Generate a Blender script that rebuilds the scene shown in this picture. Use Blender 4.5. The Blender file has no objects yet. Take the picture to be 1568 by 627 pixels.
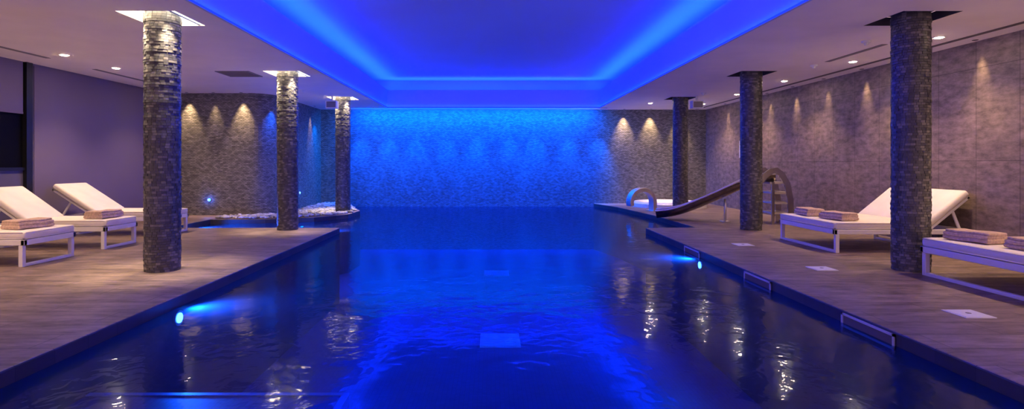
import bpy, math, random
from mathutils import Vector, Matrix
random.seed(7)
S = bpy.context.scene
S.view_settings.view_transform = 'Standard'
S.view_settings.look = 'None'
S.view_settings.exposure = 0.0
COL = S.collection

# ------------------------------------------------------------ materials
def newmat(name):
    m = bpy.data.materials.new(name); m.use_nodes = True
    nt = m.node_tree
    for n in list(nt.nodes): nt.nodes.remove(n)
    out = nt.nodes.new('ShaderNodeOutputMaterial')
    return m, nt, out
def N(nt, t, **kw):
    n = nt.nodes.new(t)
    for k, v in kw.items(): setattr(n, k, v)
    return n
def L(nt, a, b): nt.links.new(a, b)
def ramp(nt, stops, interp='LINEAR'):
    r = N(nt, 'ShaderNodeValToRGB'); r.color_ramp.interpolation = interp
    e = r.color_ramp.elements
    e[0].position = stops[0][0]; e[0].color = (*stops[0][1], 1)
    e[1].position = stops[-1][0]; e[1].color = (*stops[-1][1], 1)
    for p, c in stops[1:-1]:
        x = e.new(p); x.color = (*c, 1)
    return r
def simple(name, col, rough=0.5, metal=0.0, noise=0.06, nscale=8, bump=0.0, bscale=60, spec=0.5):
    m, nt, out = newmat(name)
    b = N(nt, 'ShaderNodeBsdfPrincipled')
    b.inputs['Roughness'].default_value = rough; b.inputs['Metallic'].default_value = metal
    b.inputs['Specular IOR Level'].default_value = spec
    tc = N(nt, 'ShaderNodeTexCoord'); no = N(nt, 'ShaderNodeTexNoise'); no.inputs['Scale'].default_value = nscale
    L(nt, tc.outputs['Object'], no.inputs['Vector'])
    c2 = tuple(max(0, c*(1-noise*2)) for c in col)
    c3 = tuple(min(1, c*(1+noise)) for c in col)
    r = ramp(nt, [(0.3, c2), (0.7, c3)])
    L(nt, no.outputs['Fac'], r.inputs['Fac']); L(nt, r.outputs['Color'], b.inputs['Base Color'])
    if bump:
        n2 = N(nt, 'ShaderNodeTexNoise'); n2.inputs['Scale'].default_value = bscale; n2.inputs['Detail'].default_value = 4
        L(nt, tc.outputs['Object'], n2.inputs['Vector'])
        bp = N(nt, 'ShaderNodeBump'); bp.inputs['Strength'].default_value = bump; bp.inputs['Distance'].default_value = 0.01
        L(nt, n2.outputs['Fac'], bp.inputs['Height']); L(nt, bp.outputs['Normal'], b.inputs['Normal'])
    L(nt, b.outputs['BSDF'], out.inputs['Surface'])
    return m
def emis(name, col, s):
    m, nt, out = newmat(name)
    e = N(nt, 'ShaderNodeEmission'); e.inputs['Color'].default_value = (*col, 1); e.inputs['Strength'].default_value = s
    L(nt, e.outputs['Emission'], out.inputs['Surface']); return m
def brickmat(name, c1, c2, mortar, bw, rh, ms, rough=0.5, bump=0.5, bdist=0.01, offset=0.5, stretch=(3, 3, 1), nscale=1.0, blotch=0.5, spec=0.5, blue_light_u=None):
    m, nt, out = newmat(name)
    b = N(nt, 'ShaderNodeBsdfPrincipled'); b.inputs['Roughness'].default_value = rough
    b.inputs['Specular IOR Level'].default_value = spec
    uv = N(nt, 'ShaderNodeUVMap'); uv.uv_map = 'UVMap'
    br = N(nt, 'ShaderNodeTexBrick'); br.offset = offset; br.squash = 1.0
    br.inputs['Scale'].default_value = 1.0
    br.inputs['Color1'].default_value = (*c1, 1); br.inputs['Color2'].default_value = (*c2, 1); br.inputs['Mortar'].default_value = (*mortar, 1)
    br.inputs['Mortar Size'].default_value = ms; br.inputs['Mortar Smooth'].default_value = 0.3
    br.inputs['Brick Width'].default_value = bw; br.inputs['Row Height'].default_value = rh
    L(nt, uv.outputs['UV'], br.inputs['Vector'])
    mp = N(nt, 'ShaderNodeMapping'); mp.inputs['Scale'].default_value = stretch
    L(nt, uv.outputs['UV'], mp.inputs['Vector'])
    no = N(nt, 'ShaderNodeTexNoise'); no.inputs['Scale'].default_value = nscale; no.inputs['Detail'].default_value = 8; no.inputs['Roughness'].default_value = 0.7
    L(nt, mp.outputs['Vector'], no.inputs['Vector'])
    r = ramp(nt, [(0.3, (1-blotch,)*3), (0.7, (1+blotch*0.5,)*3)])
    L(nt, no.outputs['Fac'], r.inputs['Fac'])
    mx = N(nt, 'ShaderNodeMix', data_type='RGBA', blend_type='MULTIPLY'); mx.inputs['Factor'].default_value = 1
    L(nt, br.outputs['Color'], mx.inputs['A']); L(nt, r.outputs['Color'], mx.inputs['B'])
    if blue_light_u:
        # blue light painted into the slate colour between u=blue_light_u[0]..blue_light_u[1], faded out at its borders
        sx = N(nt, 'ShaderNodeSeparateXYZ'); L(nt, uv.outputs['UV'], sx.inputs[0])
        m1 = N(nt, 'ShaderNodeMapRange', interpolation_type='SMOOTHSTEP'); m1.inputs['From Min'].default_value = blue_light_u[0]; m1.inputs['From Max'].default_value = blue_light_u[0]+.5
        m2 = N(nt, 'ShaderNodeMapRange', interpolation_type='SMOOTHSTEP'); m2.inputs['From Min'].default_value = blue_light_u[1]-.9; m2.inputs['From Max'].default_value = blue_light_u[1]; m2.inputs['To Min'].default_value = 1; m2.inputs['To Max'].default_value = 0
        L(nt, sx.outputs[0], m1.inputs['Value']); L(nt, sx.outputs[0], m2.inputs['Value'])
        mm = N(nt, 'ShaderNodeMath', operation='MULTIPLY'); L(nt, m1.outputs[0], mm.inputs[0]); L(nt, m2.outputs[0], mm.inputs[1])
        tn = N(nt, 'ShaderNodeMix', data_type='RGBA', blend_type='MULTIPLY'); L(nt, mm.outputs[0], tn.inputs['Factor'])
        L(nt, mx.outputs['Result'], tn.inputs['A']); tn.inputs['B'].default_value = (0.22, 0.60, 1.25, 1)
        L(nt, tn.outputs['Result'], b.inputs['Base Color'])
    else:
        L(nt, mx.outputs['Result'], b.inputs['Base Color'])
    bw2 = N(nt, 'ShaderNodeRGBToBW'); L(nt, mx.outputs['Result'], bw2.inputs['Color'])
    inv = N(nt, 'ShaderNodeMath', operation='SUBTRACT'); inv.inputs[0].default_value = 1; L(nt, br.outputs['Fac'], inv.inputs[1])
    ml = N(nt, 'ShaderNodeMath', operation='MULTIPLY_ADD'); L(nt, bw2.outputs['Val'], ml.inputs[0]); ml.inputs[1].default_value = 2.0
    L(nt, inv.outputs[0], ml.inputs[2])
    bp = N(nt, 'ShaderNodeBump'); bp.inputs['Strength'].default_value = bump; bp.inputs['Distance'].default_value = bdist
    L(nt, ml.outputs[0], bp.inputs['Height']); L(nt, bp.outputs['Normal'], b.inputs['Normal'])
    L(nt, b.outputs['BSDF'], out.inputs['Surface'])
    return m

M_ceil = simple('plaster_ceiling', (0.90, 0.83, 0.79), 0.9, noise=0.02, nscale=2)
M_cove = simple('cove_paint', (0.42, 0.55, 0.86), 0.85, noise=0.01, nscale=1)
M_mosaic = brickmat('slate_mosaic_wall', (0.13, 0.122, 0.11), (0.32, 0.30, 0.265), (0.05, 0.045, 0.04), 0.07, 0.03, 0.003,
                    rough=0.5, bump=0.5, bdist=0.012, stretch=(6, 20, 1), nscale=1.2, blotch=0.45)
M_mosaic_b = brickmat('slate_mosaic_wall_painted_blue_light', (0.13, 0.122, 0.11), (0.32, 0.30, 0.265), (0.05, 0.045, 0.04), 0.07, 0.03, 0.003,
                    rough=0.5, bump=0.5, bdist=0.012, stretch=(6, 20, 1), nscale=1.2, blotch=0.45, blue_light_u=(-4.9, 3.9))  # back wall slate, with the blue wash tinted into its base colour
M_tile = brickmat('stone_wall_tile', (0.225, 0.168, 0.148), (0.27, 0.20, 0.178), (0.08, 0.06, 0.055), 0.62, 1.24, 0.004,
                  rough=0.65, bump=0.2, bdist=0.005, offset=0.0, stretch=(3.0, 6, 1), nscale=1.8, blotch=0.65)
M_deck = brickmat('deck_stone_plank', (0.235, 0.162, 0.14), (0.31, 0.22, 0.19), (0.09, 0.065, 0.06), 1.2, 0.3, 0.004,
                  rough=0.45, bump=0.2, bdist=0.005, stretch=(1.6, 6, 1), nscale=1.6, blotch=0.75, spec=0.4)
M_pooltile = brickmat('pool_mosaic', (0.03, 0.07, 0.24), (0.04, 0.09, 0.30), (0.02, 0.05, 0.16), 0.05, 0.05, 0.003,
                  rough=0.5, bump=0.1, offset=0.0, stretch=(1, 1, 1), nscale=1.0, blotch=0.2)
M_poolside = brickmat('pool_side_tile', (0.03, 0.028, 0.04), (0.05, 0.045, 0.06), (0.02, 0.02, 0.03), 0.3, 0.1, 0.003,
                  rough=0.45, bump=0.1, offset=0.0, stretch=(1, 1, 1), nscale=1.0, blotch=0.2)
M_blind = simple('roller_blind_fabric', (0.155, 0.125, 0.23), 0.9, noise=0.02, nscale=1)
M_black = simple('dark_window_glass', (0.004, 0.004, 0.006), 0.4, noise=0, spec=.05)
M_blackframe = simple('black_window_frame', (0.008, 0.008, 0.01), 0.4, noise=0)
M_lowglass = simple('frosted_low_glass', (0.10, 0.09, 0.14), 0.35, noise=0.03)
M_white = simple('white_powdercoat', (0.78, 0.74, 0.74), 0.35, noise=0.01)
M_cush = simple('cream_canvas_cushion', (0.82, 0.75, 0.68), 0.85, noise=0.03, nscale=5, bump=0.25, bscale=14)
M_towel = simple('beige_towel', (0.62, 0.44, 0.36), 0.95, noise=0.12, nscale=40, bump=0.8, bscale=180)
M_steel = simple('brushed_steel', (0.80, 0.74, 0.70), 0.38, 0.85, noise=0.06, nscale=5)
M_dsteel = simple('dark_slide_steel', (0.24, 0.20, 0.20), 0.25, 0.9, noise=0.15, nscale=6)
M_grille = simple('vent_grille_grey', (0.22, 0.20, 0.22), 0.6, noise=0.05)
M_slot = simple('slot_dark', (0.12, 0.10, 0.11), 0.7, noise=0.0)
M_plastic = simple('white_plastic', (0.75, 0.75, 0.78), 0.4, noise=0.01)
M_pebble = simple('river_pebble', (0.50, 0.47, 0.46), 0.3, noise=0.35, nscale=5)
M_spa = simple('spa_shell', (0.85, 0.82, 0.78), 0.25, noise=0.02)
M_recess = simple('dark_collar_recess', (0.10, 0.09, 0.10), 0.8, noise=0.05)
E_warm = emis('downlight_emitter', (1.0, 0.74, 0.48), 260)
E_collar = emis('collar_light_emitter', (1.0, 0.80, 0.50), 26)
E_led = emis('blue_led_tape', (0.01, 0.03, 1.0), 2.0)
E_uw = emis('underwater_lamp_emitter', (0.12, 0.4, 1.0), 30)
E_bl = emis('blue_wall_lamp_emitter', (0.10, 0.3, 1.0), 8)

M_col, nt, out = newmat('slate_mosaic_column')
b = N(nt, 'ShaderNodeBsdfPrincipled'); b.inputs['Roughness'].default_value = 0.38
at = N(nt, 'ShaderNodeAttribute'); at.attribute_name = 'tile'
r = ramp(nt, [(0.0, (0.055, 0.055, 0.064)), (0.6, (0.10, 0.098, 0.105)), (1.0, (0.22, 0.205, 0.195))])
L(nt, at.outputs['Fac'], r.inputs['Fac']); L(nt, r.outputs['Color'], b.inputs['Base Color'])
L(nt, b.outputs['BSDF'], out.inputs['Surface'])

# water: fresnel reflection over tinted clear body with slight blue scattering
M_water, nt, out = newmat('pool_water')
tc = N(nt, 'ShaderNodeTexCoord')
n1 = N(nt, 'ShaderNodeTexNoise'); n1.inputs['Scale'].default_value = 2.4; n1.inputs['Detail'].default_value = 1; n1.inputs['Distortion'].default_value = 0.5
n2 = N(nt, 'ShaderNodeTexNoise'); n2.inputs['Scale'].default_value = 9; n2.inputs['Detail'].default_value = 1; n2.inputs['Distortion'].default_value = 0.8
L(nt, tc.outputs['Object'], n1.inputs['Vector']); L(nt, tc.outputs['Object'], n2.inputs['Vector'])
ma = N(nt, 'ShaderNodeMath', operation='MULTIPLY_ADD'); L(nt, n2.outputs['Fac'], ma.inputs[0]); ma.inputs[1].default_value = 0.28; L(nt, n1.outputs['Fac'], ma.inputs[2])
bp = N(nt, 'ShaderNodeBump'); bp.inputs['Strength'].default_value = 0.42; bp.inputs['Distance'].default_value = 0.02
L(nt, ma.outputs[0], bp.inputs['Height'])
bp2 = N(nt, 'ShaderNodeBump'); bp2.inputs['Strength'].default_value = 0.25; bp2.inputs['Distance'].default_value = 0.02
L(nt, ma.outputs[0], bp2.inputs['Height'])
fr = N(nt, 'ShaderNodeFresnel'); fr.inputs['IOR'].default_value = 1.33; L(nt, bp2.outputs['Normal'], fr.inputs['Normal'])
gl = N(nt, 'ShaderNodeBsdfGlossy'); gl.inputs['Roughness'].default_value = 0.15; gl.inputs['Color'].default_value = (0.55, 0.66, 0.72, 1)
L(nt, bp2.outputs['Normal'], gl.inputs['Normal'])
gs = N(nt, 'ShaderNodeBsdfGlossy'); gs.inputs['Roughness'].default_value = 0.02; gs.inputs['Color'].default_value = (0.9, 0.9, 0.9, 1)
L(nt, bp.outputs['Normal'], gs.inputs['Normal'])
mg = N(nt, 'ShaderNodeMixShader'); mg.inputs[0].default_value = 0.5; L(nt, gl.outputs[0], mg.inputs[1]); L(nt, gs.outputs[0], mg.inputs[2])
tr = N(nt, 'ShaderNodeBsdfTransparent'); tr.inputs['Color'].default_value = (0.18, 0.35, 0.85, 1)
df = N(nt, 'ShaderNodeBsdfDiffuse'); df.inputs['Color'].default_value = (0.0, 0.04, 0.34, 1)
tl = N(nt, 'ShaderNodeBsdfTranslucent'); tl.inputs['Color'].default_value = (0.05, 0.3, 0.9, 1)
md = N(nt, 'ShaderNodeMixShader'); md.inputs[0].default_value = 0.6; L(nt, df.outputs[0], md.inputs[1]); L(nt, tl.outputs[0], md.inputs[2])
m0 = N(nt, 'ShaderNodeMixShader'); m0.inputs[0].default_value = 0.2; L(nt, tr.outputs[0], m0.inputs[1]); L(nt, md.outputs[0], m0.inputs[2])
mx = N(nt, 'ShaderNodeMixShader'); L(nt, fr.outputs[0], mx.inputs[0]); L(nt, m0.outputs[0], mx.inputs[1]); L(nt, mg.outputs[0], mx.inputs[2])
L(nt, mx.outputs[0], out.inputs['Surface'])

# ------------------------------------------------------------ mesh builder
class MB:
    def __init__(s): s.v = []; s.f = []; s.m = []; s.uv = None
    def quad(s, pts, mat=0):
        i = len(s.v); s.v += [tuple(p) for p in pts]; s.f.append(tuple(range(i, i+len(pts)))); s.m.append(mat)
    def box(s, x0, x1, y0, y1, z0, z1, mat=0, M=None):
        i = len(s.v)
        p = [(x0,y0,z0),(x1,y0,z0),(x1,y1,z0),(x0,y1,z0),(x0,y0,z1),(x1,y0,z1),(x1,y1,z1),(x0,y1,z1)]
        if M is not None: p = [tuple(M @ Vector(q)) for q in p]
        s.v += p
        for f in [(3,2,1,0),(4,5,6,7),(0,1,5,4),(1,2,6,5),(2,3,7,6),(3,0,4,7)]:
            s.f.append(tuple(i+k for k in f)); s.m.append(mat)
    def prism(s, poly, z0, z1, mat=0, smat=None):
        i = len(s.v); n = len(poly); smat = mat if smat is None else smat
        s.v += [(x,y,z0) for x,y in poly] + [(x,y,z1) for x,y in poly]
        s.f.append(tuple(i+n+k for k in range(n))); s.m.append(mat)
        s.f.append(tuple(i+n-1-k for k in range(n))); s.m.append(mat)
        for k in range(n):
            j = (k+1) % n
            s.f.append((i+k, i+j, i+n+j, i+n+k)); s.m.append(smat)
    def cyl(s, c, r, z0, z1, mat=0, seg=24, r2=None, topmat=None):
        r2 = r if r2 is None else r2
        i = len(s.v)
        for (z, rr) in ((z0, r), (z1, r2)):
            for k in range(seg):
                a = 2*math.pi*k/seg; s.v.append((c[0]+rr*math.cos(a), c[1]+rr*math.sin(a), z))
        for k in range(seg):
            j = (k+1) % seg; s.f.append((i+k, i+j, i+seg+j, i+seg+k)); s.m.append(mat)
        s.f.append(tuple(i+seg-1-k for k in range(seg))); s.m.append(mat if topmat is None else topmat)
        s.f.append(tuple(i+seg+k for k in range(seg))); s.m.append(mat)
    def sweep(s, path, prof, side=None, mat=0, cap=True):
        i0 = len(s.v); n = len(prof); P = [Vector(p) for p in path]
        for k, p in enumerate(P):
            t = (P[min(k+1, len(P)-1)] - P[max(k-1, 0)]).normalized()
            sd = Vector(side) if side is not None else t.cross(Vector((0,0,1)))
            sd = (sd - t*sd.dot(t)).normalized()
            up = sd.cross(t).normalized()
            for a, b_ in prof: s.v.append(tuple(p + sd*a + up*b_))
        for k in range(len(P)-1):
            for q in range(n):
                w = (q+1) % n
                s.f.append((i0+k*n+q, i0+k*n+w, i0+(k+1)*n+w, i0+(k+1)*n+q)); s.m.append(mat)
        if cap:
            s.f.append(tuple(i0+q for q in range(n-1,-1,-1))); s.m.append(mat)
            s.f.append(tuple(i0+(len(P)-1)*n+q for q in range(n))); s.m.append(mat)
    def build(s, name, mats, bevel=0, seg=2, smooth=False, parent=None, loc=None, rot=None, uvfn=None):
        me = bpy.data.meshes.new(name); me.from_pydata(s.v, [], s.f)
        for m in mats: me.materials.append(m)
        for p, mi in zip(me.polygons, s.m): p.material_index = mi; p.use_smooth = smooth
        me.update()
        uv = me.uv_layers.new(name='UVMap')
        for p in me.polygons:
            n = p.normal; ax = max(range(3), key=lambda k: abs(n[k]))
            for li in p.loop_indices:
                c = me.vertices[me.loops[li].vertex_index].co
                if ax == 2: u = (c.x, c.y)
                elif ax == 0: u = (c.y, c.z)
                else: u = (c.x, c.z)
                uv.data[li].uv = u
        o = bpy.data.objects.new(name, me); COL.objects.link(o)
        if bevel:
            bv = o.modifiers.new('bevel', 'BEVEL'); bv.width = bevel; bv.segments = seg; bv.limit_method = 'ANGLE'
        if parent: o.parent = parent
        if loc: o.location = loc
        if rot: o.rotation_euler = rot
        return o
def circ(r, n=10): return [(r*math.cos(2*math.pi*k/n), r*math.sin(2*math.pi*k/n)) for k in range(n)]
def empty(name, loc=(0,0,0), rot=(0,0,0)):
    e = bpy.data.objects.new(name, None); COL.objects.link(e); e.location = loc; e.rotation_euler = rot; e.empty_display_size = 0.2
    return e
def light(kind, name, loc, color, power, parent=None, tgt=None, **kw):
    l = bpy.data.lights.new(name, kind); l.color = color; l.energy = power
    for k, v in kw.items(): setattr(l, k, v)
    o = bpy.data.objects.new(name, l); COL.objects.link(o)
    o.location = loc
    if tgt is not None:
        d = Vector(tgt) - Vector(loc); o.rotation_euler = d.to_track_quat('-Z', 'Y').to_euler()
    if parent: o.parent = parent
    return o

# ------------------------------------------------------------ dims
XL, XR, YB, ZC = -7.5, 6.5, 16.8, 2.84
Y0 = -2.5
CX = [(-3.71, 'L'), (4.74, 'R')]
CY = [6.27, 10.12, 13.9]
OX0, OX1, OY0, OY1 = -3.03, 3.18, 0.6, 16.2
WZ = -0.10

left_poly = [(XL,Y0),(-2.83,Y0),(-2.83,10.38),(-6.05,10.38),(-6.05,11.95),(-4.9,12.05),(-3.95,12.4),(-3.4,13.2),(-3.35,14.2),(-3.8,15.4),(-4.3,YB),(XL,YB)]
right_poly = [(XR,Y0),(XR,YB),(3.1,YB),(3.5,15.3),(3.78,12.9),(3.85,10.45),(2.88,10.35),(2.88,Y0)]
g = MB(); g.prism(left_poly, -1.5, 0, 0, 1); g.build('floor', [M_deck, M_poolside], bevel=0.012)
g = MB(); g.prism(right_poly, -1.5, 0, 0, 1); g.build('floor.001', [M_deck, M_poolside], bevel=0.012)
g = MB(); g.box(-6.2, 4.0, Y0, YB, -1.5, -1.4); g.build('pool_floor', [M_pooltile])
wat = [(-2.83,Y0),(2.88,Y0),(2.88,10.35),(3.85,10.45),(3.78,12.9),(3.5,15.3),(3.1,YB),(-4.3,YB),(-3.8,15.4),(-3.35,14.2),(-3.4,13.2),(-3.95,12.4),(-4.9,12.05),(-6.05,11.95),(-6.05,10.38),(-2.83,10.38)]
g = MB(); g.quad([(x,y,WZ) for x,y in wat]); g.build('pool_water', [M_water])
g = MB(); g.box(-2.82,-1.0,Y0,3.9,-1.4,-0.42); g.box(-2.82,-1.0,3.9,4.2,-1.4,-0.75)
g.box(-2.82,-1.0,3.86,3.905,-0.42,-0.412,1); g.box(-1.04,-0.995,Y0,3.9,-0.42,-0.412,1)
g.build('pool_entry_step', [M_pooltile, simple('step_nosing_tile', (0.25,0.45,0.7),0.4)])
M_drain = simple('drain_white',(0.6,0.85,0.95),0.5)
for (x,y) in ((0.13,8.13),(0.13,13.1)):
    g = MB(); g.box(x-.29,x+.29,y-.29,y+.29,-1.4,-1.375)
    for k in range(6): g.box(x-.24,x+.24,y-.25+k*.09,y-.2+k*.09,-1.375,-1.37)
    g.build('pool_drain_cover', [M_drain])

# walls
g = MB(); g.box(XR, XR+.2, 4.0, YB+.2, -0.0, ZC+.0); g.build('wall_right', [M_tile])
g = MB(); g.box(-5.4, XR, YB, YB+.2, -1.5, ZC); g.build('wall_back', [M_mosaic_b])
path = [(XL-.2,12.9),(-5.6,12.9)]
for k in range(1,9):
    a = math.radians(k*90/8); path.append((-5.6+.45*math.sin(a), 12.9+.45*(1-math.cos(a))))
path.append((-5.15, YB))
g = MB(); us = [0]
for a,b_ in zip(path[:-1], path[1:]): us.append(us[-1]+math.hypot(b_[0]-a[0], b_[1]-a[1]))
for k in range(len(path)-1):
    a,b_ = path[k], path[k+1]
    g.quad([(a[0],a[1],-.02),(b_[0],b_[1],-.02),(b_[0],b_[1],ZC),(a[0],a[1],ZC)])
wl = g.build('wall_back_left', [M_mosaic], smooth=True)
uvd = wl.data.uv_layers['UVMap'].data
for p in wl.data.polygons:
    k = p.index
    for li, (u,z) in zip(p.loop_indices, ((us[k],0),(us[k+1],0),(us[k+1],ZC),(us[k],ZC))): uvd[li].uv = (u,z)

g = MB(); g.box(XL-.2, XL, 9.05, 12.9, 0, ZC, 0); g.box(XL-.2, XL-.1, 5.0, 9.05, 0, ZC, 0)
g.build('wall_left', [M_blind])
g = MB()
g.box(XL-.06, XL-.04, 5.0, 8.93, 1.12, 2.84, 0)
g.box(XL-.05, XL-.03, 5.0, 8.93, 0.0, 1.10, 2)
g.box(XL-.06, XL+.03, 8.93, 9.05, 0, ZC, 1)
g.box(XL-.06, XL+.00, 5.0, 8.93, 1.09, 1.14, 1)
g.box(XL-.06, XL+.02, 6.3, 6.38, 0, ZC, 1)
g.build('window_1', [M_black, M_blackframe, M_lowglass])
g = MB(); g.box(XL-.02, XL-.005, 6.4, 8.9, 2.02, ZC, 0); g.box(XL-.025, XL+.0, 6.4, 8.9, 2.0, 2.03, 0)
g.build('roller_blind', [M_blind])
g = MB(); g.box(XL+.0, XL+.012, 9.1, 12.85, 0.05, ZC-.03, 0); g.box(XL, XL+.02, 9.1, 12.85, 0.02, .06, 0)
g.build('roller_blind.001', [M_blind])

# ceiling with holes
xs = sorted({XL-.2, OX0, OX1, XR+.2} | {c+d for c,_ in CX for d in (-.32,.32)})
ys = sorted({Y0, OY0, OY1, YB+.2} | {c+d for c in CY for d in (-.32,.32)})
def hole(x,y):
    if OX0 < x < OX1 and OY0 < y < OY1: return True
    for c,_ in CX:
        for d in CY:
            if abs(x-c)<.32 and abs(y-d)<.32: return True
    return False
g = MB()
for a,b_ in zip(xs[:-1],xs[1:]):
    for c,d in zip(ys[:-1],ys[1:]):
        if not hole((a+b_)/2,(c+d)/2): g.quad([(a,c,ZC),(a,d,ZC),(b_,d,ZC),(b_,c,ZC)])
g.build('ceiling', [M_ceil])
ZF, ZT, W = 3.36, 3.68, 0.42
g = MB()
t=.03
g.box(OX0-t,OX0,OY0-t,OY1+t,ZC-.004,ZF); g.box(OX1,OX1+t,OY0-t,OY1+t,ZC-.004,ZF)
g.box(OX0,OX1,OY1,OY1+t,ZC-.004,ZF); g.box(OX0,OX1,OY0-t,OY0,ZC-.004,ZF)
g.box(OX0-W-t,OX0-W,OY0-W,OY1+W,ZC+.01,ZT); g.box(OX1+W,OX1+W+t,OY0-W,OY1+W,ZC+.01,ZT)
g.box(OX0-W,OX1+W,OY1+W,OY1+W+t,ZC+.01,ZT); g.box(OX0-W,OX1+W,OY0-W-t,OY0-W,ZC+.01,ZT)
g.box(OX0-W-t,OX1+W+t,OY0-W-t,OY1+W+t,ZT,ZT+.05)
g.box(OX0-W,OX0-t,OY0-W,OY1+W,ZF-.14,ZF-.12); g.box(OX1+t,OX1+W,OY0-W,OY1+W,ZF-.14,ZF-.12)
g.box(OX0-t,OX1+t,OY1+t,OY1+W,ZF-.14,ZF-.12); g.box(OX0-t,OX1+t,OY0-W,OY0-t,ZF-.14,ZF-.12)
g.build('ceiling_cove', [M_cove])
led = empty('led_strip')
g = MB()
h0,h1 = ZC+.0, ZC+.022
g.box(OX0,OX0+.006,OY0,OY1,h0,h1); g.box(OX1-.006,OX1,OY0,OY1,h0,h1); g.box(OX0,OX1,OY1-.006,OY1,h0,h1)
g.build('led_tape', [E_led], parent=led)
BL = (0.006, 0.04, 1.0)
Ly = OY1-OY0
def area(name, loc, sx, sy, power, color, rot, parent=None):
    o = light('AREA', name, loc, color, power, parent=parent, shape='RECTANGLE', size=sx, size_y=sy); o.rotation_euler = rot; return o
ym = (OY0+OY1)/2
PW = 430
area('cove_light_1', (OX0-.14, ym, ZF-.08), .08, Ly, PW, BL, (0, math.pi-math.radians(-55), 0), led)
area('cove_light_2', (OX1+.14, ym, ZF-.08), .08, Ly, PW, BL, (0, math.pi+math.radians(-55), 0), led)
area('cove_light_3', ((OX0+OX1)/2, OY1+.14, ZF-.08), OX1-OX0, .08, PW*.42, BL, (math.pi-math.radians(-55)+0, 0, 0), led)
BT = (0.0, 0.02, 1.0)
area('tape_light_1', (OX0+.03, ym, ZC+.015), .03, Ly, 70, BT, (0, math.pi+math.radians(12), 0), led)
area('tape_light_2', (OX1-.03, ym, ZC+.015), .03, Ly, 70, BT, (0, math.pi-math.radians(12), 0), led)
area('tape_light_3', ((OX0+OX1)/2, OY1-.03, ZC+.015), OX1-OX0, .03, 30, BT, (math.pi+math.radians(12), 0, 0), led)

# ------------------------------------------------------------ columns
def column_mesh():
    R, rh = 0.18, 0.028
    g = MB(); vals = []
    seg = 32
    g.cyl((0,0), R-.004, 0, ZC+.10, seg=seg); vals += [0.0]*(seg*2)
    rows = int((ZC+.10)/rh)
    for r_ in range(rows):
        z0 = r_*rh+.0015; z1 = (r_+1)*rh-.0015
        nt_ = 24; off = random.random()*2*math.pi
        ro = random.uniform(-.002,.005)
        for k in range(nt_):
            a0 = off+2*math.pi*k/nt_+.006; a1 = off+2*math.pi*(k+1)/nt_-.006
            am = (a0+a1)/2
            e = R + ro + random.uniform(0, .007); i = len(g.v); c = random.random()**1.2
            for z in (z0,z1):
                for a,rr in ((a0,R-.01),(a0,e),(am,e),(a1,e),(a1,R-.01)):
                    g.v.append((rr*math.cos(a), rr*math.sin(a), z)); vals.append(c)
            for f in ((0,1,6,5),(1,2,7,6),(2,3,8,7),(3,4,9,8),(4,3,2,1,0),(5,6,7,8,9)):
                g.f.append(tuple(i+q for q in f)); g.m.append(0)
    o = g.build('mosaic_column', [M_col])
    at = o.data.attributes.new('tile', 'FLOAT', 'POINT')
    at.data.foreach_set('value', vals)
    return o
c0 = column_mesh(); first = True
WARM = (1.0, 0.66, 0.40)
for c,side in CX:
    for d in CY:
        if first: o = c0; first = False
        else:
            o = bpy.data.objects.new('mosaic_column', c0.data); COL.objects.link(o)
        o.location = (c, d, 0); o.rotation_euler = (0,0,random.random()*6)
        g = MB(); s_=.32; zt = ZC+.10
        for q in (0,1,2,3):
            M = Matrix.Translation((c,d,0)) @ Matrix.Rotation(q*math.pi/2,4,'Z')
            g.box(s_, s_+.02, -s_-.02, s_+.02, ZC+.001, zt, 0, M)
        g.box(c-s_-.02,c+s_+.02,d-s_-.02,d+s_+.02,zt+.022,zt+.04,0)
        g.box(c-s_,c+s_,d-s_,d+s_,zt+.005,zt+.02,1)
        col = g.build('column_ceiling_collar', [M_ceil if side=='L' else M_recess, E_collar if side=='L' else M_recess])
        if side=='L':
            for q in range(4):
                a = math.pi/4+q*math.pi/2
                light('SPOT','collar_spot', (c+.29*math.cos(a), d+.29*math.sin(a), ZC+.05), (1,.78,.48), 260, parent=col,
                      tgt=(c+.16*math.cos(a), d+.16*math.sin(a), 1.9), spot_size=math.radians(50), spot_blend=1.0, shadow_soft_size=.03)

# ------------------------------------------------------------ downlights
def downlight(x,y,power=18,size=95,color=WARM,tx=0):
    g = MB(); g.cyl((0,0),.068,-.006,.0,0,20); g.cyl((0,0),.048,-.010,-.006,1,16)
    o = g.build('recessed_downlight',[M_plastic,E_warm],loc=(x,y,ZC))
    if power: light('SPOT','downlight_beam',(0,0,-.03),color,power,parent=o,tgt=(tx,0,-2.8),spot_size=math.radians(size),spot_blend=.8,shadow_soft_size=.04)
for y in (3.4,5.3,7.19,8.9,10.98,13.1,15.2): downlight(5.8,y,130,110)
for y in (4.4,6.3,8.35,9.5,11.4): downlight(-6.42,y,130,110)
downlight(4.3,15.0,80,90); downlight(-5.6,5.2,100,110)
def washer(x,y,tx,ty,power,color=(1,.66,.36),size=40,name='wall_washer_spot'):
    g = MB(); g.cyl((0,0),.035,-.004,0,0,16); g.cyl((0,0),.022,-.006,-.004,0,12)
    o = g.build('wall_washer_light',[M_recess],loc=(x,y,ZC))
    light('SPOT',name,(0,0,-.02),color,power,parent=o,tgt=(tx-x,ty-y,-2.4),spot_size=math.radians(size),spot_blend=1.0,shadow_soft_size=.02)
for k,y in enumerate((4.4,6.25,7.35,8.5,9.6,10.7,11.8,12.9,14.05,15.2)):
    washer(6.41,y,6.52,y,(80,50)[k%2])
for x in (4.0,4.8,5.7): washer(x,YB-.14,x,YB+.05,240,size=56)
for x in (-7.0,-5.75): washer(x,12.76,x,12.98,190,size=54)
washer(-6.4,12.78,-6.4,12.98,70)
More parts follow.
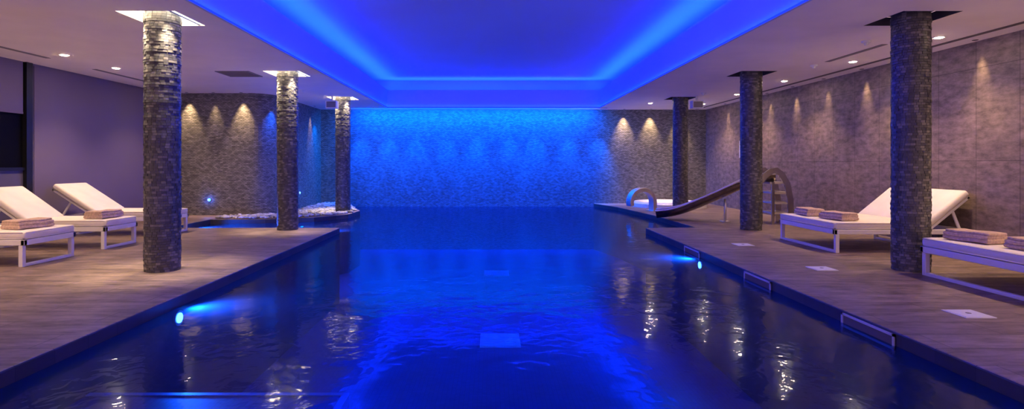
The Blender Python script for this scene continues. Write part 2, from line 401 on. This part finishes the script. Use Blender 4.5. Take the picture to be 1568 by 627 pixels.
for y in (14.4,15.8): washer(-5.02,y,-5.2,y,90)
# blue LED wash in a slot along the back wall
AZ = (0.0, 0.14, 1.0)
g = MB(); g.box(-4.2,3.4,YB-.58,YB-.52,ZC-.006,ZC-.001); ws=g.build('blue_wash_slot',[M_grille])
area('blue_wash_light',(-.5,YB-.55,ZC-.02),7.2,.05,650,AZ,(math.radians(22),0,0),ws)
for k in range(9):
    x=-4.0+k*.9+random.uniform(-.12,.12)
    light('SPOT','blue_streak_spot',(x,YB-.5,ZC-.03),(0,.13,1),random.uniform(900,1500),parent=ws,tgt=(x,YB,.2),spot_size=math.radians(44),spot_blend=1,shadow_soft_size=.03)
light('SPOT','blue_return_spot',(-5.0,13.1,2.75),(0,.08,1),300,parent=ws,tgt=(-5.45,13.05,.6),spot_size=math.radians(50),spot_blend=1)
light('SPOT','blue_return_spot',(-4.85,16.2,2.75),(0,.15,1),300,parent=ws,tgt=(-5.2,16.2,.6),spot_size=math.radians(60),spot_blend=1)
# ------------------------------------------------------------ ceiling trim
def slot(x0,x1,y0,y1,m):
    g = MB(); g.box(-(x1-x0)/2,(x1-x0)/2,-(y1-y0)/2,(y1-y0)/2,-.006,-.001)
    g.build('slot_diffuser',[m],loc=((x0+x1)/2,(y0+y1)/2,ZC))
slot(6.12,6.20,4.0,16.6,M_slot)
slot(5.35,5.43,7.6,8.9,M_grille); slot(5.35,5.43,4.0,5.4,M_grille); slot(-6.9,-6.82,9.6,12.2,M_grille); slot(-6.9,-6.82,5,8.6,M_grille)
g = MB(); x,y=-4.58,10.1
g.box(x-.3,x+.3,y-.3,y+.3,ZC-.012,ZC,0)
for k in range(9): g.box(x-.26,x+.26,y-.27+k*.06,y-.25+k*.06,ZC-.02,ZC-.012,0)
g.build('ceiling_vent',[M_grille])
for (x,y) in ((5.35,9.2),(5.0,7.4),(4.9,12.8),(-4.2,12.3)):
    g = MB(); g.cyl((0,0),.05,-.03,0,0,20,.06); g.cyl((0,0),.02,-.06,-.03,0,12,.03)
    g.build('smoke_detector',[M_plastic],loc=(x,y,ZC),smooth=False,bevel=.004)
for x,s_ in ((-3.85,1),(4.98,-1)):
    g = MB(); g.box(-.13,.13,-.1,.1,-.30,-.12,0); g.box(-.11,.11,-.105,-.1,-.28,-.14,1); g.box(-.02,.02,-.02,.02,-.12,0,0)
    g.build('ceiling_speaker',[M_plastic,M_grille],bevel=.01,loc=(x,13.45,ZC))

# ------------------------------------------------------------ pool fittings
M_skim = simple('skimmer_frame_grey', (0.50,0.50,0.58), 0.4, noise=0.01)
def skimmer(x,y,w=.6):
    g = MB()
    X0,X1 = x-.012,x+.0
    g.box(X0,X1,y-w/2,y+w/2,-.035,-.018,0); g.box(X0,X1,y-w/2,y+w/2,-.13,-.112,0)
    g.box(X0,X1,y-w/2,y-w/2+.02,-.13,-.018,0); g.box(X0,X1,y+w/2-.02,y+w/2,-.13,-.018,0)
    g.box(x-.004,x,y-w/2,y+w/2,-.12,-.03,1)
    g.build('pool_skimmer',[M_skim,M_slot])
for y in (4.25,6.0,7.95): skimmer(2.878,y)
for (x,y) in ((3.77,6.33),(3.8,4.42),(3.72,8.2)):
    g = MB(); g.box(-.12,.12,-.12,.12,0,.006,0); g.box(-.105,.105,-.105,.105,.006,.009,0); g.cyl((0,0),.02,.009,.011,1,10)
    g.build('skimmer_lid',[M_plastic,M_grille],loc=(x,y,0))
def uwlamp(x,y,z,dx,dy,power=120,col=(0.0,.13,1.0)):
    g = MB(); rot = (0,math.pi/2*(1 if dx>0 else -1),0) if abs(dx)>0 else (math.pi/2*(-1 if dy>0 else 1),0,0)
    g.cyl((0,0),.07,0,.02,0,24); g.cyl((0,0),.045,.02,.026,1,24)
    o = g.build('underwater_lamp',[M_steel,E_uw],loc=(x,y,z),rot=rot)
    light('SPOT','underwater_beam',(0,0,.10),col,power,parent=o,spot_size=math.radians(168),spot_blend=1,shadow_soft_size=.05).rotation_euler=(math.pi,0,0)
uwlamp(-2.826,5.0,-.19,1,0,340,(.02,.22,1))
uwlamp(2.876,7.6,-.19,-1,0,340,(.02,.22,1))
uwlamp(-3.1,10.384,-.2,0,1,340,(0,.18,1))
uwlamp(-6.04,11.2,-.2,1,0,420,(0.02,.22,1.0))
for (x,y,z,r_) in ((-6.55,12.9,.36,(math.pi/2,0,0)),(-5.15,14.9,.42,(0,math.pi/2,0))):
    g = MB(); g.cyl((0,0),.045,0,.02,0,24); g.cyl((0,0),.02,.02,.03,1,16)
    o = g.build('blue_wall_light',[M_steel,E_bl],loc=(x,y,z),rot=r_)
    light('POINT','blue_wall_glow',(0,0,.07),(0,.12,1),2.0,parent=o,shadow_soft_size=.02)

# pebbles
def inpoly(x,y,P):
    c=False; j=len(P)-1
    for i in range(len(P)):
        if ((P[i][1]>y)!=(P[j][1]>y)) and x<(P[j][0]-P[i][0])*(y-P[i][1])/(P[j][1]-P[i][1])+P[i][0]: c=not c
        j=i
    return c
pp=[(-6.0,12.05),(-4.9,12.12),(-4.0,12.5),(-3.47,13.25),(-3.42,14.2),(-3.87,15.4),(-4.35,16.7),(-5.0,16.7),(-5.0,13.2),(-5.6,12.75),(-6.0,12.75)]
t_=(1+5**.5)/2
ico=[Vector(v).normalized() for v in ((-1,t_,0),(1,t_,0),(-1,-t_,0),(1,-t_,0),(0,-1,t_),(0,1,t_),(0,-1,-t_),(0,1,-t_),(t_,0,-1),(t_,0,1),(-t_,0,-1),(-t_,0,1))]
icf=[(0,11,5),(0,5,1),(0,1,7),(0,7,10),(0,10,11),(1,5,9),(5,11,4),(11,10,2),(10,7,6),(7,1,8),(3,9,4),(3,4,2),(3,2,6),(3,6,8),(3,8,9),(4,9,5),(2,4,11),(6,2,10),(8,6,7),(9,8,1)]
g=MB(); n=0
while n<1100:
    x=random.uniform(-6,-3.4); y=random.uniform(12,16.7)
    if not inpoly(x,y,pp) or math.hypot(x+3.71,y-13.9)<.28: continue
    n+=1; r_=random.uniform(.035,.075); R=Matrix.Rotation(random.random()*6.28,3,'Z'); sc=(random.uniform(.8,1.3),random.uniform(.7,1),random.uniform(.4,.65))
    i=len(g.v); z=r_*.35
    for v in ico:
        w=R@Vector((v.x*r_*sc[0],v.y*r_*sc[1],v.z*r_*sc[2])); g.v.append((x+w.x,y+w.y,max(0.001,z+w.z)))
    for f in icf: g.f.append(tuple(i+q for q in f)); g.m.append(0)
g.build('pebble_bed',[M_pebble],smooth=True)

# corner spa
spa=empty('whirlpool_spa',(5.0,15.6,0))
g=MB(); seg=40
prof=[(1.0,0),(1.0,.10),(.95,.14),(.82,.14),(.76,.08),(.72,.02)]
for a in range(seg):
    a0=2*math.pi*a/seg;a1=2*math.pi*(a+1)/seg
    for p,q in zip(prof[:-1],prof[1:]):
        g.quad([(p[0]*math.cos(a0),p[0]*math.sin(a0),p[1]),(p[0]*math.cos(a1),p[0]*math.sin(a1),p[1]),(q[0]*math.cos(a1),q[0]*math.sin(a1),q[1]),(q[0]*math.cos(a0),q[0]*math.sin(a0),q[1])])
g.build('spa_rim',[M_spa],parent=spa,smooth=True)
g=MB(); g.cyl((0,0),.78,.02,.08,0,40); g.build('spa_water',[simple('spa_foam_water',(.8,.82,.85),.2,bump=.6,bscale=9)],parent=spa)

# steel fountain (swan neck)
g=MB(); R=.32; w=.12
pth=[(R,0,0),(R,0,.12)]
for k in range(0,21):
    a=math.radians(k*195/20); pth.append((R*math.cos(a),0,.22+R*math.sin(a)))
g.sweep(pth,[(-w,-.05),(w,-.05),(w,.05),(-w,.05)],side=(0,1,0))
g.box(R-.1,R+.1,-.17,.17,0,.015)
g.build('pool_fountain_spout',[M_steel],bevel=.008,loc=(3.82,14.1,0),rot=(0,0,math.radians(14)))

# ------------------------------------------------------------ slide
sl=empty('pool_slide')
ctrl=[Vector(p) for p in ((5.68,11.2,.84),(5.45,11.25,.82),(5.15,11.35,.70),(4.75,11.55,.47),(4.3,11.78,.23),(3.95,11.93,.09),(3.6,12.05,.03))]
def cr(P,n=6):
    out=[]; Q=[P[0]*2-P[1]]+P+[P[-1]*2-P[-2]]
    for i in range(1,len(Q)-2):
        for k in range(n):
            t=k/n; a,b_,c,d=Q[i-1:i+3]
            out.append(.5*((2*b_)+(-a+c)*t+(2*a-5*b_+4*c-d)*t*t+(-a+3*b_-3*c+d)*t**3))
    out.append(P[-1]); return out
pth=cr(ctrl)
o_=[];i_=[]
for k in range(13):
    a=math.pi+math.pi*k/12; o_.append((.25*math.cos(a),.17*math.sin(a)+.16)); i_.append((.235*math.cos(a),.155*math.sin(a)+.16))
g=MB(); g.sweep(pth,o_+i_[::-1]); g.build('chute',[M_dsteel],smooth=False,parent=sl)
g=MB()
for s_ in (-.245,.245):
    e=[]
    for k,p in enumerate(pth):
        t=(pth[min(k+1,len(pth)-1)]-pth[max(k-1,0)]).normalized(); sd=t.cross(Vector((0,0,1))).normalized(); up=sd.cross(t)
        e.append(p+sd*s_+up*.16)
    g.sweep(e,circ(.02,8))
g.sweep([(4.85,11.5,0),(4.85,11.5,.47)],circ(.025,10),side=(0,1,0)); g.box(4.77,4.93,11.42,11.58,0,.012)
g.build('rim_and_post',[M_steel],smooth=True,parent=sl)
g=MB()
for y in (10.95,11.43):
    g.sweep([(5.92,y,0),(5.90,y,.5),(5.84,y,.80),(5.73,y,.99),(5.62,y,1.07),(5.52,y,1.05),(5.40,y,.96),(5.30,y,.84)],[(-.014,-.06),(.014,-.06),(.014,.06),(-.014,.06)],side=(0,1,0))
    g.sweep([(5.56,y,0),(5.56,y,.84)],[(-.012,-.03),(.012,-.03),(.012,.03),(-.012,.03)],side=(0,1,0))
for z in (.2,.40,.60): g.box(5.57,5.92,10.95,11.43,z,z+.04,1)
g.box(5.5,5.82,10.95,11.43,.80,.84,1)
g.build('ladder',[simple('polished_ladder_steel',(.5,.48,.5),.2,1.0),M_steel],parent=sl,bevel=.004)

# ------------------------------------------------------------ sunbeds
def roundbox(name,dims,mat,parent,loc,rot=(0,0,0),bev=.035):
    x,y,z=dims; g=MB(); g.box(-x/2,x/2,-y/2,y/2,-z/2,z/2)
    o=g.build(name,[mat],bevel=bev,seg=4,smooth=True,parent=parent,loc=loc,rot=rot); return o
def sunbed(x,y0,y1,dirx,hinge,bh,bz,L_=1.9):
    W=y1-y0; e=empty('sun_lounger',(x,(y0+y1)/2,0),(0,0,0 if dirx>0 else math.pi))
    h=W/2; g=MB()
    r0,r1=.25,.315
    g.box(0,L_,-h,-h+.045,r0,r1); g.box(0,L_,h-.045,h,r0,r1); g.box(0,.045,-h,h,r0,r1); g.box(L_-.045,L_,-h,h,r0,r1)
    for s_ in range(1,12): g.box(.045+s_*.1,.045+s_*.1+.05,-h+.045,h-.045,r1-.02,r1-.003)
    for X in (0.02,L_-.35):
        for s_ in (-h,h-.05): g.box(X,X+.05,s_,s_+.05,0,r0)
        g.box(X,X+.05,-h+.05,h-.05,0,.035)
    ang=math.atan2(bz,bh); Lb=math.hypot(bh,bz)
    M=Matrix.Translation((hinge,0,r1))@Matrix.Rotation(-ang,4,'Y')
    g.box(0,Lb,-h+.03,-h+.07,-.035,0,0,M); g.box(0,Lb,h-.07,h-.03,-.035,0,0,M); g.box(Lb-.04,Lb,-h+.03,h-.03,-.035,0,0,M)
    for s_ in range(1,7): g.box(s_*Lb/8,s_*Lb/8+.04,-h+.07,h-.07,-.02,-.005,0,M)
    for s_ in (-h+.06,h-.09):
        a=M@Vector((Lb*.6,s_,-.03)); 
        g.sweep([a,(L_-.12,s_,r0+.03)],[(-.012,-.018),(.012,-.018),(.012,.018),(-.012,.018)],side=(0,1,0))
    g.build('frame',[M_white],bevel=.006,parent=e)
    T=.095
    roundbox('seat_cushion',(hinge+.01,W-.02,T),M_cush,e,((hinge)/2+.005,0,r1+T/2))
    c=M@Vector((Lb/2+.02,0,T/2+.002))
    roundbox('back_cushion',(Lb,W-.02,T),M_cush,e,c,(0,-ang,0))
    g=MB()
    for zz in (r1+.012,r1+T-.012):
        for s_ in (-h+.012,h-.012): g.sweep([(.03,s_,zz),(hinge-.02,s_,zz)],circ(.006,6))
        g.sweep([(.008,-h+.03,zz),(.008,h-.03,zz)],circ(.006,6))
    g.build('piping',[M_cush],parent=e,smooth=True)
    return e
sunbed(-5.40,6.42,7.22,-1,1.12,.66,.47)
sunbed(-5.38,7.75,8.45,-1,1.12,.66,.47)
sunbed(-5.42,9.2,9.95,-1,1.15,.72,.47)
sunbed(4.62,4.55,5.98,1,1.28,.55,.47,1.86)
sunbed(4.60,7.44,8.87,1,1.28,.55,.45,1.86)

def towel(x,y,z,rz=0):
    e=empty('folded_towel',(x,y,z),(0,0,rz))
    g=MB()
    def fold(w,z0,th,L_,dx):
        prof=[];n=8
        for k in range(n+1):
            a=-math.pi/2+math.pi*k/n; prof.append((w/2-th/2+th/2*math.cos(a),z0+th/2+th/2*math.sin(a)))
        for k in range(n+1):
            a=math.pi/2+math.pi*k/n; prof.append((-w/2+th/2+th/2*math.cos(a),z0+th/2+th/2*math.sin(a)))
        pts=[]
        for k in range(9):
            t=k/8; X=-L_/2+L_*t+dx; pts.append((X,.003*math.sin(t*9),.004*math.sin(t*7)))
        g.sweep(pts,prof,side=(0,-1,0))
    fold(.28,0.004,.045,.44,0); fold(.27,.043,.042,.43,.004); fold(.24,.080,.028,.42,-.003)
    g.build('folds',[M_towel],parent=e,smooth=True,bevel=.008)
    return e
zt=.412
towel(-5.68,6.82,zt,1.35); towel(-5.64,8.1,zt,1.5)
towel(4.88,8.5,zt,1.45); towel(4.90,7.83,zt,1.7)
towel(4.90,5.62,zt,1.75); towel(4.94,4.98,zt,1.6)
g=MB(); g.box(XR-.02,XR,14.2,14.5,1.35,1.8,0); g.box(XR-.025,XR-.02,14.22,14.48,1.37,1.78,0); g.build('wall_control_panel',[M_plastic],bevel=.004)

# ------------------------------------------------------------ world + camera
w=bpy.data.worlds.new('World'); S.world=w; w.use_nodes=True
bg=w.node_tree.nodes['Background']; bg.inputs[0].default_value=(.95,.56,.68,1); bg.inputs[1].default_value=.8  # pink world light added as soft fill through the open rear and sides
cam=bpy.data.cameras.new('Camera'); co=bpy.data.objects.new('Camera',cam); COL.objects.link(co)
co.location=(0,0,1.2); co.rotation_euler=(math.pi/2,0,0)
cam.sensor_width=36; cam.lens=36*850/1568; cam.shift_x=(784-752)/1568; cam.shift_y=-(313.5-251)/1568
cam.clip_start=.05
S.camera=co
